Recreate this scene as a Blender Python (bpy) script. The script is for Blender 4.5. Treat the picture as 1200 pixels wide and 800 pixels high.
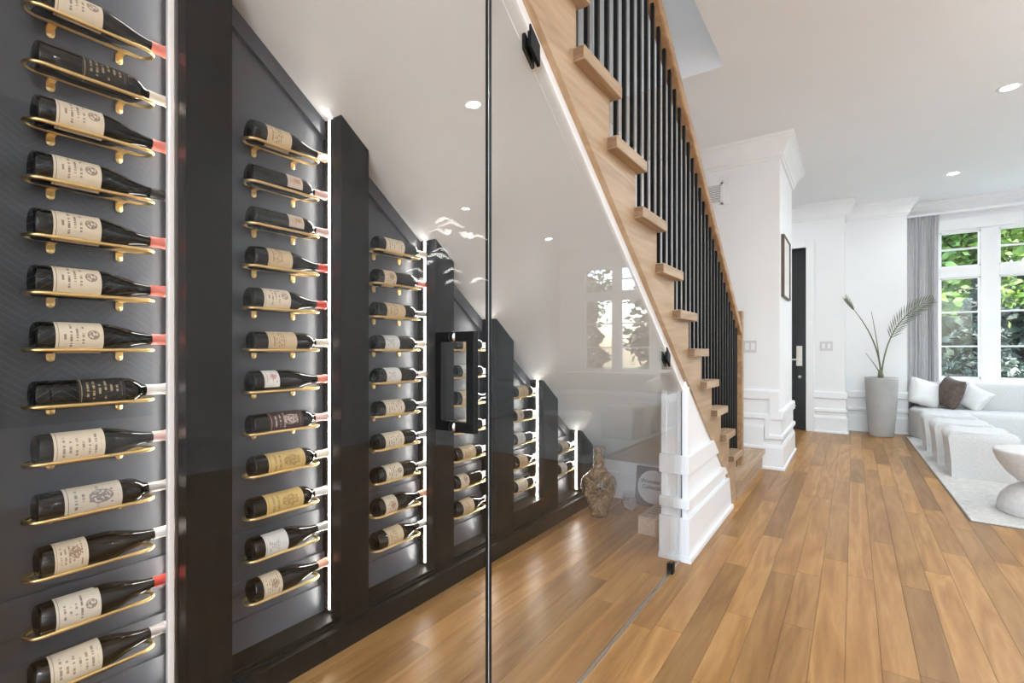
import bpy, bmesh, math, random
from mathutils import Vector, Matrix
sc = bpy.context.scene
for o in list(bpy.data.objects): bpy.data.objects.remove(o)
COL = sc.collection
PI = math.pi

# ------------------------------------------------------------------ camera
F_PX, YAW, CAM_H = 572.71, math.radians(34.93), 1.15
cd = bpy.data.cameras.new('camera'); cam = bpy.data.objects.new('camera', cd); COL.objects.link(cam)
cam.location = (0, 0, CAM_H); cam.rotation_euler = (PI/2, 0, YAW)
cd.sensor_width = 36; cd.lens = 36*F_PX/1200; cd.shift_y = 10/1200; cd.clip_start = 0.02
sc.camera = cam

# ------------------------------------------------------------------ world, sun, exposure
w = bpy.data.worlds.new('World'); sc.world = w; w.use_nodes = True
wn = w.node_tree.nodes; wl = w.node_tree.links
bg = wn['Background']
sky = wn.new('ShaderNodeTexSky'); sky.sky_type = 'NISHITA'; sky.sun_disc = False
sky.sun_elevation = math.radians(48); sky.sun_rotation = math.radians(80); sky.dust_density = 2.0
wl.new(sky.outputs[0], bg.inputs[0]); bg.inputs[1].default_value = 1.25
sd = bpy.data.lights.new('sun', 'SUN'); sd.energy = 9.0; sd.angle = math.radians(1.5); sd.color = (1, .95, .86)
sun = bpy.data.objects.new('sun', sd); COL.objects.link(sun)
sun.rotation_euler = (math.radians(30), math.radians(38), 0)
sc.view_settings.view_transform = 'Standard'; sc.view_settings.look = 'None'
sc.view_settings.exposure = 0.88; sc.view_settings.gamma = 1.0; sc.view_settings.use_curve_mapping = False
DOWNLIGHT_W = 10.8
LED_E = 33.0

# ------------------------------------------------------------------ materials
MATS = {}
def mat(name, col, rough=.5, metal=0., spec=.5, emit=None, es=0., coat=0.):
    if name in MATS: return MATS[name]
    m = bpy.data.materials.new(name); m.use_nodes = True
    b = m.node_tree.nodes['Principled BSDF']
    b.inputs['Base Color'].default_value = (*col, 1); b.inputs['Roughness'].default_value = rough
    b.inputs['Metallic'].default_value = metal; b.inputs['Specular IOR Level'].default_value = spec
    if coat: b.inputs['Coat Weight'].default_value = coat; b.inputs['Coat Roughness'].default_value = .08
    if emit: b.inputs['Emission Color'].default_value = (*emit, 1); b.inputs['Emission Strength'].default_value = es
    MATS[name] = m
    return m
def nodes(m): return m.node_tree.nodes, m.node_tree.links, m.node_tree.nodes['Principled BSDF']
def noisy(m, c1, c2, scale, stretch=(1, 1, 1), detail=4, bump=0., coord='pos', rough=None):
    N, L, b = nodes(m)
    if coord == 'pos': src = N.new('ShaderNodeNewGeometry').outputs['Position']
    else: src = N.new('ShaderNodeTexCoord').outputs['Object']
    mp = N.new('ShaderNodeMapping'); mp.inputs['Scale'].default_value = stretch; L.new(src, mp.inputs[0])
    n = N.new('ShaderNodeTexNoise'); n.inputs['Scale'].default_value = scale; n.inputs['Detail'].default_value = detail
    L.new(mp.outputs[0], n.inputs['Vector'])
    r = N.new('ShaderNodeValToRGB'); r.color_ramp.elements[0].color = (*c1, 1); r.color_ramp.elements[1].color = (*c2, 1)
    r.color_ramp.elements[0].position = .3; r.color_ramp.elements[1].position = .7
    L.new(n.outputs['Fac'], r.inputs[0]); L.new(r.outputs[0], b.inputs['Base Color'])
    if bump:
        bp = N.new('ShaderNodeBump'); bp.inputs['Strength'].default_value = bump; bp.inputs['Distance'].default_value = .01
        L.new(n.outputs['Fac'], bp.inputs['Height']); L.new(bp.outputs[0], b.inputs['Normal'])
    return m

WHITE = noisy(mat('wall_paint', (.8, .8, .79), .55), (.85, .85, .845), (.87, .87, .865), 3)
CEIL = noisy(mat('ceiling_paint', (.8, .8, .8), .7), (.87, .87, .87), (.885, .885, .885), 2)
TRIM = noisy(mat('trim_paint', (.82, .82, .81), .35), (.86, .86, .855), (.88, .88, .875), 4)
CHAR = noisy(mat('charcoal_paint', (.05, .052, .058), .38), (.062, .066, .076), (.072, .076, .087), 6)
CHARW = noisy(mat('charcoal_stained_wood', (.02, .02, .02), .5, 0, .12), (.006, .006, .006), (.011, .0108, .0108), 5, (6, 6, .5), 6, .05)
GOLD = mat('brushed_gold', (.86, .64, .30), .32, 1.)
BLACKM = mat('black_metal', (.008, .008, .008), .38, .3)
BLACKS = mat('black_satin', (.004, .004, .004), .45, 0, .2)
CHROME = mat('satin_nickel', (.62, .58, .52), .3, 1.)
ALU = mat('aluminium_channel', (.35, .32, .29), .4, 1.)
LED = mat('led_diffuser', (.9, .88, .84), .5, emit=(1, .97, .92), es=LED_E)
LENS = mat('downlight_lens', (.9, .9, .9), .5, emit=(1, .96, .9), es=6.)
BOTTLE = mat('dark_bottle_glass', (.004, .0045, .004), .07, 0, .45)
FABRIC = noisy(mat('white_boucle', (.75, .74, .72), .9), (.64, .635, .62), (.71, .705, .69), 60, detail=3, bump=.25)
PILLOWW = noisy(mat('white_linen', (.8, .79, .78), .9), (.77, .765, .755), (.83, .825, .81), 40, bump=.1)
PILLOWB = noisy(mat('brown_velvet', (.12, .08, .06), .6), (.075, .05, .04), (.15, .105, .085), 25, bump=.1)
STONE = noisy(mat('white_plaster_stone', (.7, .68, .65), .7), (.64, .62, .59), (.76, .74, .72), 30, bump=.15)
RUG = noisy(mat('ivory_rug', (.7, .68, .64), .95), (.55, .53, .49), (.69, .675, .645), 35, detail=6, bump=.5)
POT = noisy(mat('grey_planter', (.42, .41, .39), .6), (.40, .39, .37), (.45, .44, .42), 8)
SOIL = mat('soil', (.03, .02, .015), .95)
LEAF = noisy(mat('palm_leaf', (.10, .13, .06), .5), (.075, .10, .05), (.15, .17, .10), 8)
STEM = noisy(mat('palm_stem', (.16, .15, .07), .55), (.11, .11, .05), (.19, .18, .10), 12)
CURT = noisy(mat('grey_curtain', (.4, .39, .38), .85), (.56, .555, .55), (.64, .635, .63), 50, (1, 1, .2))
DOORM = mat('black_door_paint', (.012, .012, .014), .3)
CRATE = noisy(mat('pine_crate', (.6, .42, .28), .6), (.58, .41, .28), (.72, .54, .39), 12, (8, .6, 8), 6)
CORK = noisy(mat('cork', (.45, .28, .15), .8), (.22, .12, .055), (.58, .40, .24), 55, coord='pos')
PAPER = mat('white_disc_paint', (.72, .72, .72), .5)
SLATE = mat('slate_grey_board', (.10, .105, .12), .6)
INK = mat('print_ink', (.04, .04, .045), .7)
GROOVE = mat('subfloor', (.10, .055, .025), .8)

def wood(name, c1, c2, c3, axis='y', rough=.38, rnd=.0, grain=1.0):
    """oak: long grain noise along axis, cathedral rings from distorted wave; per-board tint"""
    m = mat(name, c2, rough); N, L, b = nodes(m)
    geo = N.new('ShaderNodeNewGeometry'); oi = N.new('ShaderNodeObjectInfo')
    add = N.new('ShaderNodeMath'); add.operation = 'ADD'; L.new(oi.outputs['Random'], add.inputs[0]); L.new(geo.outputs['Random Per Island'], add.inputs[1])
    fr = N.new('ShaderNodeMath'); fr.operation = 'FRACT'; L.new(add.outputs[0], fr.inputs[0])
    off = N.new('ShaderNodeMath'); off.operation = 'MULTIPLY'; off.inputs[1].default_value = 37.; L.new(fr.outputs[0], off.inputs[0])
    cmb = N.new('ShaderNodeCombineXYZ')
    for i in range(3): L.new(off.outputs[0], cmb.inputs[i])
    va = N.new('ShaderNodeVectorMath'); va.operation = 'ADD'; L.new(geo.outputs['Position'], va.inputs[0]); L.new(cmb.outputs[0], va.inputs[1])
    mp = N.new('ShaderNodeMapping'); s = {'y': (1, .09, 1), 'x': (.09, 1, 1), 'z': (1, 1, .09)}[axis]
    mp.inputs['Scale'].default_value = s; L.new(va.outputs[0], mp.inputs[0])
    n1 = N.new('ShaderNodeTexNoise'); n1.inputs['Scale'].default_value = 60*grain; n1.inputs['Detail'].default_value = 5; n1.inputs['Roughness'].default_value = .6
    n2 = N.new('ShaderNodeTexNoise'); n2.inputs['Scale'].default_value = 7*grain; n2.inputs['Detail'].default_value = 2; n2.inputs['Distortion'].default_value = .6
    L.new(mp.outputs[0], n1.inputs['Vector']); L.new(mp.outputs[0], n2.inputs['Vector'])
    mu = N.new('ShaderNodeMath'); mu.operation = 'MULTIPLY'; mu.inputs[1].default_value = 9.; L.new(n2.outputs['Fac'], mu.inputs[0])
    sn = N.new('ShaderNodeMath'); sn.operation = 'PINGPONG'; sn.inputs[1].default_value = 1.; L.new(mu.outputs[0], sn.inputs[0])
    mx = N.new('ShaderNodeMath'); mx.operation = 'MULTIPLY_ADD'; mx.inputs[1].default_value = .38; L.new(sn.outputs[0], mx.inputs[0])
    h = N.new('ShaderNodeMath'); h.operation = 'MULTIPLY'; h.inputs[1].default_value = .62; L.new(n1.outputs['Fac'], h.inputs[0]); L.new(h.outputs[0], mx.inputs[2])
    r = N.new('ShaderNodeValToRGB'); e = r.color_ramp.elements
    e[0].position = .22; e[0].color = (*c1, 1); e[1].position = .75; e[1].color = (*c3, 1)
    k = e.new(.5); k.color = (*c2, 1); L.new(mx.outputs[0], r.inputs[0])
    b.inputs['Specular IOR Level'].default_value = .32
    hs = N.new('ShaderNodeHueSaturation'); L.new(r.outputs[0], hs.inputs['Color'])
    mr = N.new('ShaderNodeMapRange'); mr.inputs['To Min'].default_value = 1-rnd; mr.inputs['To Max'].default_value = 1+rnd
    L.new(fr.outputs[0], mr.inputs[0]); L.new(mr.outputs[0], hs.inputs['Value'])
    L.new(hs.outputs[0], b.inputs['Base Color'])
    bp = N.new('ShaderNodeBump'); bp.inputs['Strength'].default_value = .06; bp.inputs['Distance'].default_value = .004
    L.new(n1.outputs['Fac'], bp.inputs['Height']); L.new(bp.outputs[0], b.inputs['Normal'])
    return m
FLOORM = wood('oak_floor', (.295, .140, .043), (.38, .192, .063), (.455, .25, .092), 'y', .34, .26)
OAK = wood('oak_stringer', (.37, .245, .14), (.44, .30, .178), (.50, .355, .225), 'y', .42, .0)
OAKT = wood('oak_tread', (.34, .225, .13), (.43, .295, .18), (.51, .365, .24), 'y', .42, .06)
OAKD = wood('oak_rail', (.27, .155, .075), (.36, .215, .11), (.44, .28, .155), 'y', .4, .0)

OAKEND = wood('oak_tread_end', (.16, .09, .05), (.22, .13, .075), (.27, .165, .10), 'y', .6, .05)  # darker oak tone for the near end face of each tread

def glass_mat(name, tint, ior=1.5, rough=0.0):
    m = bpy.data.materials.new(name); m.use_nodes = True; N = m.node_tree.nodes; L = m.node_tree.links
    N.remove(N['Principled BSDF']); out = N['Material Output']
    t = N.new('ShaderNodeBsdfTransparent'); t.inputs[0].default_value = (*tint, 1)
    g = N.new('ShaderNodeBsdfGlossy'); g.inputs['Roughness'].default_value = rough
    f = N.new('ShaderNodeFresnel')
    ge = N.new('ShaderNodeNewGeometry'); mr = N.new('ShaderNodeMapRange')   # same air-side reflectance on both faces of the pane
    mr.inputs['To Min'].default_value = ior; mr.inputs['To Max'].default_value = 1/ior
    L.new(ge.outputs['Backfacing'], mr.inputs[0]); L.new(mr.outputs[0], f.inputs['IOR'])
    x = N.new('ShaderNodeMixShader'); L.new(f.outputs[0], x.inputs[0]); L.new(t.outputs[0], x.inputs[1]); L.new(g.outputs[0], x.inputs[2])
    L.new(x.outputs[0], out.inputs[0]); MATS[name] = m
    return m
GLASS = glass_mat('clear_glass', (.985, .99, .988), 1.29)
WGLASS = glass_mat('window_glass', (.98, .985, .98), 1.35)
VGLASS = glass_mat('vase_glass', (.93, .92, .90), 1.5)

def label_mat(name, paper, ink, style=0, seed=0):
    """wine label: paper with rows of small print and an emblem, u along the bottle, v around it"""
    m = mat(name, paper, .6); N, L, b = nodes(m)
    uv = N.new('ShaderNodeUVMap'); sp = N.new('ShaderNodeSeparateXYZ'); L.new(uv.outputs[0], sp.inputs[0])
    def M(op, a, bb=None, c=None):
        n = N.new('ShaderNodeMath'); n.operation = op
        for i, v in enumerate((a, bb, c)):
            if v is None: continue
            if isinstance(v, (int, float)): n.inputs[i].default_value = v
            else: L.new(v, n.inputs[i])
        return n.outputs[0]
    u, v = sp.outputs[0], sp.outputs[1]
    rows = 8 if style != 2 else 12
    fu = M('FRACT', M('MULTIPLY', u, rows)); row = M('LESS_THAN', M('ABSOLUTE', M('SUBTRACT', fu, .5)), .2 if style != 2 else .3)
    ri = M('FLOOR', M('MULTIPLY', u, rows))
    cb = N.new('ShaderNodeCombineXYZ'); L.new(M('MULTIPLY', v, 26.), cb.inputs[0]); L.new(M('MULTIPLY', ri, 3.7), cb.inputs[1]); cb.inputs[2].default_value = seed*5.3
    n1 = N.new('ShaderNodeTexNoise'); n1.inputs['Scale'].default_value = 1.; n1.inputs['Detail'].default_value = 1; L.new(cb.outputs[0], n1.inputs['Vector'])
    cb2 = N.new('ShaderNodeCombineXYZ'); L.new(ri, cb2.inputs[0]); cb2.inputs[1].default_value = seed*1.7
    wn_ = N.new('ShaderNodeTexWhiteNoise'); wn_.noise_dimensions = '2D'; L.new(cb2.outputs[0], wn_.inputs['Vector'])
    ext = M('LESS_THAN', M('ABSOLUTE', M('SUBTRACT', v, .5)), M('MULTIPLY_ADD', wn_.outputs['Value'], .24, .06))
    inb = M('MULTIPLY', M('GREATER_THAN', u, .14), M('LESS_THAN', u, .62 if style in (0, 2) else .92))
    letters = M('MULTIPLY', M('MULTIPLY', row, M('GREATER_THAN', n1.outputs['Fac'], .47)), M('MULTIPLY', ext, inb))
    # emblem
    n2 = N.new('ShaderNodeTexNoise'); n2.inputs['Scale'].default_value = 16; n2.inputs['Detail'].default_value = 3; L.new(uv.outputs[0], n2.inputs['Vector'])
    du = M('MULTIPLY', M('SUBTRACT', u, .78 if style == 0 else .62), 1.); dv = M('MULTIPLY', M('SUBTRACT', v, .52), 1.25)
    d = M('SQRT', M('ADD', M('POWER', du, 2.), M('POWER', dv, 2.)))
    R = {0: .12, 1: 0., 2: .0, 3: .2, 4: .15}.get(style, .1)
    emb = M('MULTIPLY', M('LESS_THAN', d, R), M('GREATER_THAN', n2.outputs['Fac'], .47))
    ring = M('LESS_THAN', M('ABSOLUTE', M('SUBTRACT', d, R)), .012 if R else 0.)
    edge = M('MULTIPLY', M('LESS_THAN', M('ABSOLUTE', M('SUBTRACT', u, .06)), .008), 1.)
    ink_f = M('MINIMUM', M('ADD', M('ADD', letters, emb), M('ADD', ring, edge)), 1.)
    ink_f = M('MULTIPLY', ink_f, .8)
    n3 = N.new('ShaderNodeTexNoise'); n3.inputs['Scale'].default_value = 5; L.new(uv.outputs[0], n3.inputs['Vector'])
    pr = N.new('ShaderNodeMix'); pr.data_type = 'RGBA'; pr.inputs[6].default_value = (*[c*.86 for c in paper], 1); pr.inputs[7].default_value = (*paper, 1); L.new(n3.outputs['Fac'], pr.inputs[0])
    mx = N.new('ShaderNodeMix'); mx.data_type = 'RGBA'; L.new(ink_f, mx.inputs[0]); L.new(pr.outputs[2], mx.inputs[6]); mx.inputs[7].default_value = (*ink, 1)
    L.new(mx.outputs[2], b.inputs['Base Color'])
    return m

# ------------------------------------------------------------------ mesh helpers
class MB:
    def __init__(s): s.v = []; s.f = []; s.sm = []; s.uv = {}
    def add(s, vs, fs, smooth=False):
        o = len(s.v); s.v += [tuple(p) for p in vs]
        for f in fs: s.f.append(tuple(i+o for i in f)); s.sm.append(smooth)
        return s
    def box(s, x0, x1, y0, y1, z0, z1):
        x0, x1 = min(x0, x1), max(x0, x1); y0, y1 = min(y0, y1), max(y0, y1); z0, z1 = min(z0, z1), max(z0, z1)
        return s.add([(x0,y0,z0),(x1,y0,z0),(x1,y1,z0),(x0,y1,z0),(x0,y0,z1),(x1,y0,z1),(x1,y1,z1),(x0,y1,z1)],
              [(0,3,2,1),(4,5,6,7),(0,1,5,4),(1,2,6,5),(2,3,7,6),(3,0,4,7)])
    def prism_x(s, pts, x0, x1):          # polygon in (y,z), counter-clockwise, extruded along x
        n = len(pts); vs = [(x0, y, z) for y, z in pts] + [(x1, y, z) for y, z in pts]
        fs = [tuple(range(n-1, -1, -1)), tuple(range(n, 2*n))]
        for i in range(n): j = (i+1) % n; fs.append((i, j, n+j, n+i))
        return s.add(vs, fs)
    def prism_z(s, pts, z0, z1):
        n = len(pts); vs = [(x, y, z0) for x, y in pts] + [(x, y, z1) for x, y in pts]
        fs = [tuple(range(n-1, -1, -1)), tuple(range(n, 2*n))]
        for i in range(n): j = (i+1) % n; fs.append((i, j, n+j, n+i))
        return s.add(vs, fs)
    def prism_y(s, pts, y0, y1):          # polygon in (x,z)
        n = len(pts); vs = [(x, y0, z) for x, z in pts] + [(x, y1, z) for x, z in pts]
        fs = [tuple(range(n)), tuple(range(2*n-1, n-1, -1))]
        for i in range(n): j = (i+1) % n; fs.append((i, n+i, n+j, j))
        return s.add(vs, fs)
    def lathe(s, prof, seg=28, axis='z', c=(0, 0, 0), smooth=True, arc=None):
        """prof: (r, t) along axis"""
        a0, a1 = arc if arc else (0, 2*PI); full = arc is None
        m = seg if full else seg+1; vs = []
        for r, t in prof:
            for i in range(m):
                a = a0+(a1-a0)*i/seg; p, q = r*math.cos(a), r*math.sin(a)
                vs.append({'z': (c[0]+p, c[1]+q, c[2]+t), 'y': (c[0]+p, c[1]+t, c[2]+q), 'x': (c[0]+t, c[1]+p, c[2]+q)}[axis])
        fs = []
        for k in range(len(prof)-1):
            for i in range(seg):
                j = (i+1) % m if full else i+1
                q = (k*m+i, k*m+j, (k+1)*m+j, (k+1)*m+i); fs.append(q if axis != 'y' else q[::-1])
        return s.add(vs, fs, smooth)
    def tube(s, pts, r, seg=8, closed=False, smooth=True, caps=True):
        pts = [Vector(p) for p in pts]; n = len(pts); rr = r if isinstance(r, (list, tuple)) else [r]*n
        vs = []; up = None
        for i, p in enumerate(pts):
            if closed: t = pts[(i+1) % n]-pts[i-1]
            else: t = pts[min(i+1, n-1)]-pts[max(i-1, 0)]
            t.normalize()
            if up is None:
                up = Vector((0, 0, 1)) if abs(t.z) < .9 else Vector((1, 0, 0))
            a = (up - t*up.dot(t)).normalized(); up = a; b = t.cross(a)
            for k in range(seg):
                an = 2*PI*k/seg; vs.append(p + (a*math.cos(an)+b*math.sin(an))*rr[i])
        fs = []
        for i in range(n if closed else n-1):
            j = (i+1) % n
            for k in range(seg): l = (k+1) % seg; fs.append((i*seg+k, i*seg+l, j*seg+l, j*seg+k))
        if not closed and caps:
            fs.append(tuple(range(seg-1, -1, -1))); fs.append(tuple((n-1)*seg+k for k in range(seg)))
        return s.add(vs, fs, smooth)
    def sweep(s, path, prof, closed=False):
        """molding: path of (x,y), outward = right hand side of travel; prof closed polygon of (offset, z)"""
        n = len(path); m = len(prof); vs = []
        P = [Vector((*p, 0)) for p in path]
        for i, p in enumerate(P):
            d0 = (P[i]-P[i-1]).normalized() if i > 0 or closed else None
            d1 = (P[(i+1) % n]-P[i]).normalized() if i < n-1 or closed else None
            if d0 is None: d0 = d1
            if d1 is None: d1 = d0
            n0 = Vector((d0.y, -d0.x, 0)); n1 = Vector((d1.y, -d1.x, 0)); k = n0+n1; k = k/(k.dot(n0)) if k.length > 1e-6 else n0
            for o, z in prof: q = p+k*o; vs.append((q.x, q.y, z))
        fs = []
        for i in range(n if closed else n-1):
            j = (i+1) % n
            for k in range(m): l = (k+1) % m; fs.append((i*m+k, j*m+k, j*m+l, i*m+l))
        if not closed: fs.append(tuple(range(m-1, -1, -1))); fs.append(tuple((n-1)*m+k for k in range(m)))
        return s.add(vs, fs)
    def mesh(s, name, bevel=0, seg=2, sub=0):
        me = bpy.data.meshes.new(name); me.from_pydata(s.v, [], s.f)
        me.polygons.foreach_set('use_smooth', s.sm); me.validate()
        bm = bmesh.new(); bm.from_mesh(me); bmesh.ops.recalc_face_normals(bm, faces=bm.faces)
        if bevel:
            es = [e for e in bm.edges if len(e.link_faces) == 2 and e.calc_face_angle(0) > .5]
            bmesh.ops.bevel(bm, geom=es, offset=bevel, segments=seg, affect='EDGES', profile=.5, clamp_overlap=True)
        bm.to_mesh(me); bm.free(); me.update()
        return me
def link(name, me, m, parent=None):
    o = bpy.data.objects.new(name, me); COL.objects.link(o)
    if m and me and not me.materials: me.materials.append(m)
    if parent: o.parent = parent
    return o
def put(name, mb, m, parent=None, bevel=0, seg=2): return link(name, mb.mesh(name, bevel, seg), m, parent)
def tag(o, label=None, cat=None, group=None, kind=None):
    if label: o['label'] = label
    if cat: o['category'] = cat
    if group: o['group'] = group
    if kind: o['kind'] = kind
    return o
def thing(name, label, cat, loc=(0, 0, 0), rz=0, group=None):
    o = bpy.data.objects.new(name, None); COL.objects.link(o); o.location = loc; o.rotation_euler = (0, 0, rz); o.empty_display_size = .05
    return tag(o, label, cat, group)
def struct(name, mb, m, label=None, bevel=0): return tag(put(name, mb, m, bevel=bevel), label, kind='structure')
def dup(root, loc, label=None):
    r = root.copy(); COL.objects.link(r); r.location = loc
    if label: r['label'] = label
    for ch in [c for c in bpy.data.objects if c.parent == root]:
        c = ch.copy(); COL.objects.link(c); c.parent = r
    return r
def smooth_all(o):
    o.data.polygons.foreach_set('use_smooth', [True]*len(o.data.polygons)); return o

# ------------------------------------------------------------------ dimensions of the house
CZ = 3.20                                   # ceiling
XL = -1.80                                  # wall behind the stair
XR = 3.50; YB = -4.0                        # right wall, rear wall
RISE, RUN, Y1 = .193, .2656, 4.06           # stair: tread k top = k*RISE, back end at Y1-(k-1)*RUN
SL = RISE/RUN
XT, XS = -.70, -.74                         # tread ends, stringer face
GX = -.772                                  # glass plane
def str_low(y): return 2.140-.722*(y-1.129)         # lower edge of stringer
def soffit(y): return 2.061-.733*(y-1.18)           # underside of the stair
rnd = random.Random(7)

# ------------------------------------------------------------------ shell
b = MB().box(XL-.3, XR+.2, YB-.2, 9.15, -.2, -.016)
floor = struct('floor', b, GROOVE, 'natural oak plank floor running along the hall')
def proj(x, y, z=0.):
    R = x*math.cos(YAW)+y*math.sin(YAW); Fw = y*math.cos(YAW)-x*math.sin(YAW)
    return (600+F_PX*R/Fw, 410-F_PX*(z-CAM_H)/Fw, Fw) if Fw > .1 else None
unit = MB().box(0, 1, 0, 1, -.016, 0).mesh('plank'); unit.materials.append(FLOORM)
PW = .109; rest = MB(); cand = []
x = -1.66; r0 = random.Random(11)
row = 0
while x < XR:
    y = -3.9 - r0.random()*1.2
    while y < 8.95:
        ln = r0.choice((.55, .8, 1.0, 1.25, 1.5, 1.8, 2.0))*(0.9+.2*r0.random())
        y1 = min(y+ln, 8.95)
        y0 = max(y, YB)
        if y1-y0 > .03: cand.append((x, y0, y1))
        y = y+ln
    x += PW; row += 1
def visible(c):
    x, y0, y1 = c
    if x > .75 and y0 > 4.5 and y1 < 8.3: return False
    for k in range(9):
        for dx in (0, PW):
            p = proj(x+dx, y0+(y1-y0)*k/8)
            if p and -5 < p[0] < 1205 and 400 < p[1] < 800: return True
    return False
vis = sorted([c for c in cand if visible(c)], key=lambda c: c[1])[:300]
for c in cand:
    if c in vis:
        o = link('plank', unit, None, floor); o.location = (c[0]+.0006, c[1]+.0006, 0); o.scale = (PW-.0012, c[2]-c[1]-.0012, 1)
    else: rest.box(c[0]+.0006, c[0]+PW-.0006, c[1]+.0006, c[2]-.0006, -.016, 0)
tag(put('outer_planks', rest, FLOORM, floor), kind='stuff')

# ceiling with the stairwell opening
OX, OY0, OY1 = -.765, -1.2, 3.77
b = MB().box(OX, XR+.1, YB-.1, 9.1, CZ, CZ+.3).box(XL-.3, OX, OY1, 9.1, CZ, CZ+.3).box(XL-.3, OX, YB-.1, OY0, CZ, CZ+.3)
struct('ceiling', b, CEIL, 'smooth white ceiling with a stairwell opening')
b = MB().box(XL, OX, OY1, OY1+.1, CZ+.3, 5.9).box(OX, OX+.1, OY0, OY1+.1, CZ+.3, 5.9).box(XL, OX+.1, OY0-.1, OY0, CZ+.3, 5.9)
struct('wall_stairwell', b, WHITE, 'white walls of the stairwell above the ceiling opening')
struct('ceiling_stairwell', MB().box(XL-.1, OX+.1, OY0-.1, OY1+.1, 5.9, 6.0), CEIL, 'white ceiling above the stairwell')
struct('wall_left', MB().box(XL-.15, XL, YB-.1, 5.4, -.02, 6.0), WHITE, 'white wall behind the staircase')
BX, BY0, BY1 = -.58, 5.33, 6.45
landing_wall = struct('wall_landing', MB().box(XL-.3, BX, BY0, BY1, -.02, CZ), WHITE, 'white wall block beside the stair landing')
AX = -2.05
struct('wall_alcove', MB().box(AX-.1, AX, BY1-.1, 9.1, -.02, CZ), WHITE, 'white side wall of the entry alcove')
# entry wall with door opening
DX0, DX1, DZ, EY = -1.50, -.553, 2.61, 8.12
b = MB().box(AX, DX0, EY, 9.05, -.02, CZ).box(DX1, -.096, EY, 9.05, -.02, CZ).box(DX0, DX1, EY, 9.05, DZ, CZ).box(DX0, DX1, EY+.18, 9.05, -.02, DZ)
struct('wall_entry', b, WHITE, 'white wall around the black front door')
NY = 8.54
struct('wall_niche', MB().box(-.096, .60, NY, 9.05, -.02, CZ), WHITE, 'white wall behind the grey planter')
WY, WX0, WX1, WZ0, WZ1 = 8.95, .93, 2.98, .72, 2.82
b = MB().box(.60, WX0, WY, WY+.15, -.02, CZ).box(WX1, XR+.1, WY, WY+.15, -.02, CZ).box(WX0, WX1, WY, WY+.15, -.02, WZ0).box(WX0, WX1, WY, WY+.15, WZ1, CZ)
struct('wall_window', b, WHITE, 'white wall around the front window')
struct('wall_right', MB().box(XR, XR+.15, YB-.1, WY+.15, -.02, CZ), WHITE, 'plain white wall opposite the staircase')
b = MB().box(XL-.15, -1.6, YB-.15, YB, -.02, CZ).box(3.3, XR+.15, YB-.15, YB, -.02, CZ).box(-1.6, 3.3, YB-.15, YB, 2.95, CZ)
struct('wall_rear', b, WHITE, 'white rear wall with a wide opening added to let sky light in')  # the opening is unseen, added so sky light reaches the room

fw = thing('chevron_panel', 'grey chevron patterned wall panel opposite the wine display', 'wall panel', (XR, .7, 0))
put('panel', MB().box(-.03, -.002, -1.0, 1.0, .58, 2.98), mat('chevron_grey', (.09, .095, .10), .5), fw)
b = MB()
for c in range(5):
    for k in range(-2, 44):
        y0_, z0_ = -1.0+.4*c, .62+.058*k
        q = [(y0_, z0_), (y0_+.2, z0_+.16), (y0_+.2, z0_+.168), (y0_, z0_+.008)]; q2 = [(y0_+.4, z0_), (y0_+.4, z0_+.008), (y0_+.2, z0_+.168), (y0_+.2, z0_+.16)]
        if z0_ > .58 and z0_+.17 < 2.98: b.prism_x(q, -.034, -.029).prism_x(q2, -.034, -.029)
tag(put('inlay_lines', b, TRIM, fw), kind='stuff')
# crown, wainscot
crown = [(0, CZ-.21), (.018, CZ-.21), (.022, CZ-.185), (.034, CZ-.18), (.04, CZ-.15), (.062, CZ-.10), (.095, CZ-.06), (.108, CZ-.05), (.112, CZ-.03), (.125, CZ-.025), (.128, CZ+.005), (0, CZ+.005)]
path = [(XL, BY0), (BX, BY0), (BX, BY1), (AX, BY1), (AX, EY), (-.096, EY), (-.096, NY), (.60, NY), (.60, WY), (XR, WY), (XR, YB), (XL, YB), (XL, OY0-.3)]
struct('trim_1', MB().sweep(path, crown), TRIM, 'white crown moulding around the room')
BANDS = [((0, .47), (.02, .47), (.03, .482), (.03, .555), (.022, .572), (0, .572)), ((0, .285), (.026, .285), (.034, .295), (.034, .325), (.022, .338), (0, .338)),
         ((0, .0), (.045, .0), (.045, .018), (.032, .03), (.030, .205), (.018, .235), (0, .235)), ((0, .235), (.012, .235), (.012, .47), (0, .47))]
def wains(name, path, label, dz=0, skip=()):
    b = MB()
    for i, bd in enumerate(BANDS):
        if i in skip: continue
        b.sweep(path, [(o, z+dz) for o, z in bd])
    return struct(name, b, TRIM, label)
tail = [(BX, BY0), (BX, BY1), (AX, BY1), (AX, EY), (DX0-.10, EY)]
b = MB()
for bd, xs_ in zip(BANDS, (-.665, -.705, -.74, -.74)): b.sweep([(xs_, BY0)]+tail, bd)
struct('baseboard_hall', b, TRIM, 'stepped white wainscot around the landing wall block')
b = MB()
for bd, xe in zip(BANDS, (-.583, -.668, -.715, -.668)): b.sweep([(XL, BY0), (xe, BY0)], [(o*.97 if o > .02 else o*.8, z+RISE) for o, z in bd])
b.box(-.665, -.584, BY0-.0325, BY0-.001, .478, .572+RISE-.022).box(-.705, -.666, BY0-.0362, BY0-.001, .293, .338+RISE-.016).box(-.757, -.713, BY0-.0335, BY0-.001, RISE+.001, .235+RISE-.03)
struct('baseboard_landing', b, TRIM, 'stepped white wainscot above the stair landing')
wains('baseboard_entry', [(DX1+.10, EY), (-.096, EY), (-.096, NY), (.60, NY), (.60, WY), (XR, WY), (XR, YB), (3.3, YB)], 'stepped white wainscot along the far walls')
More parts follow.
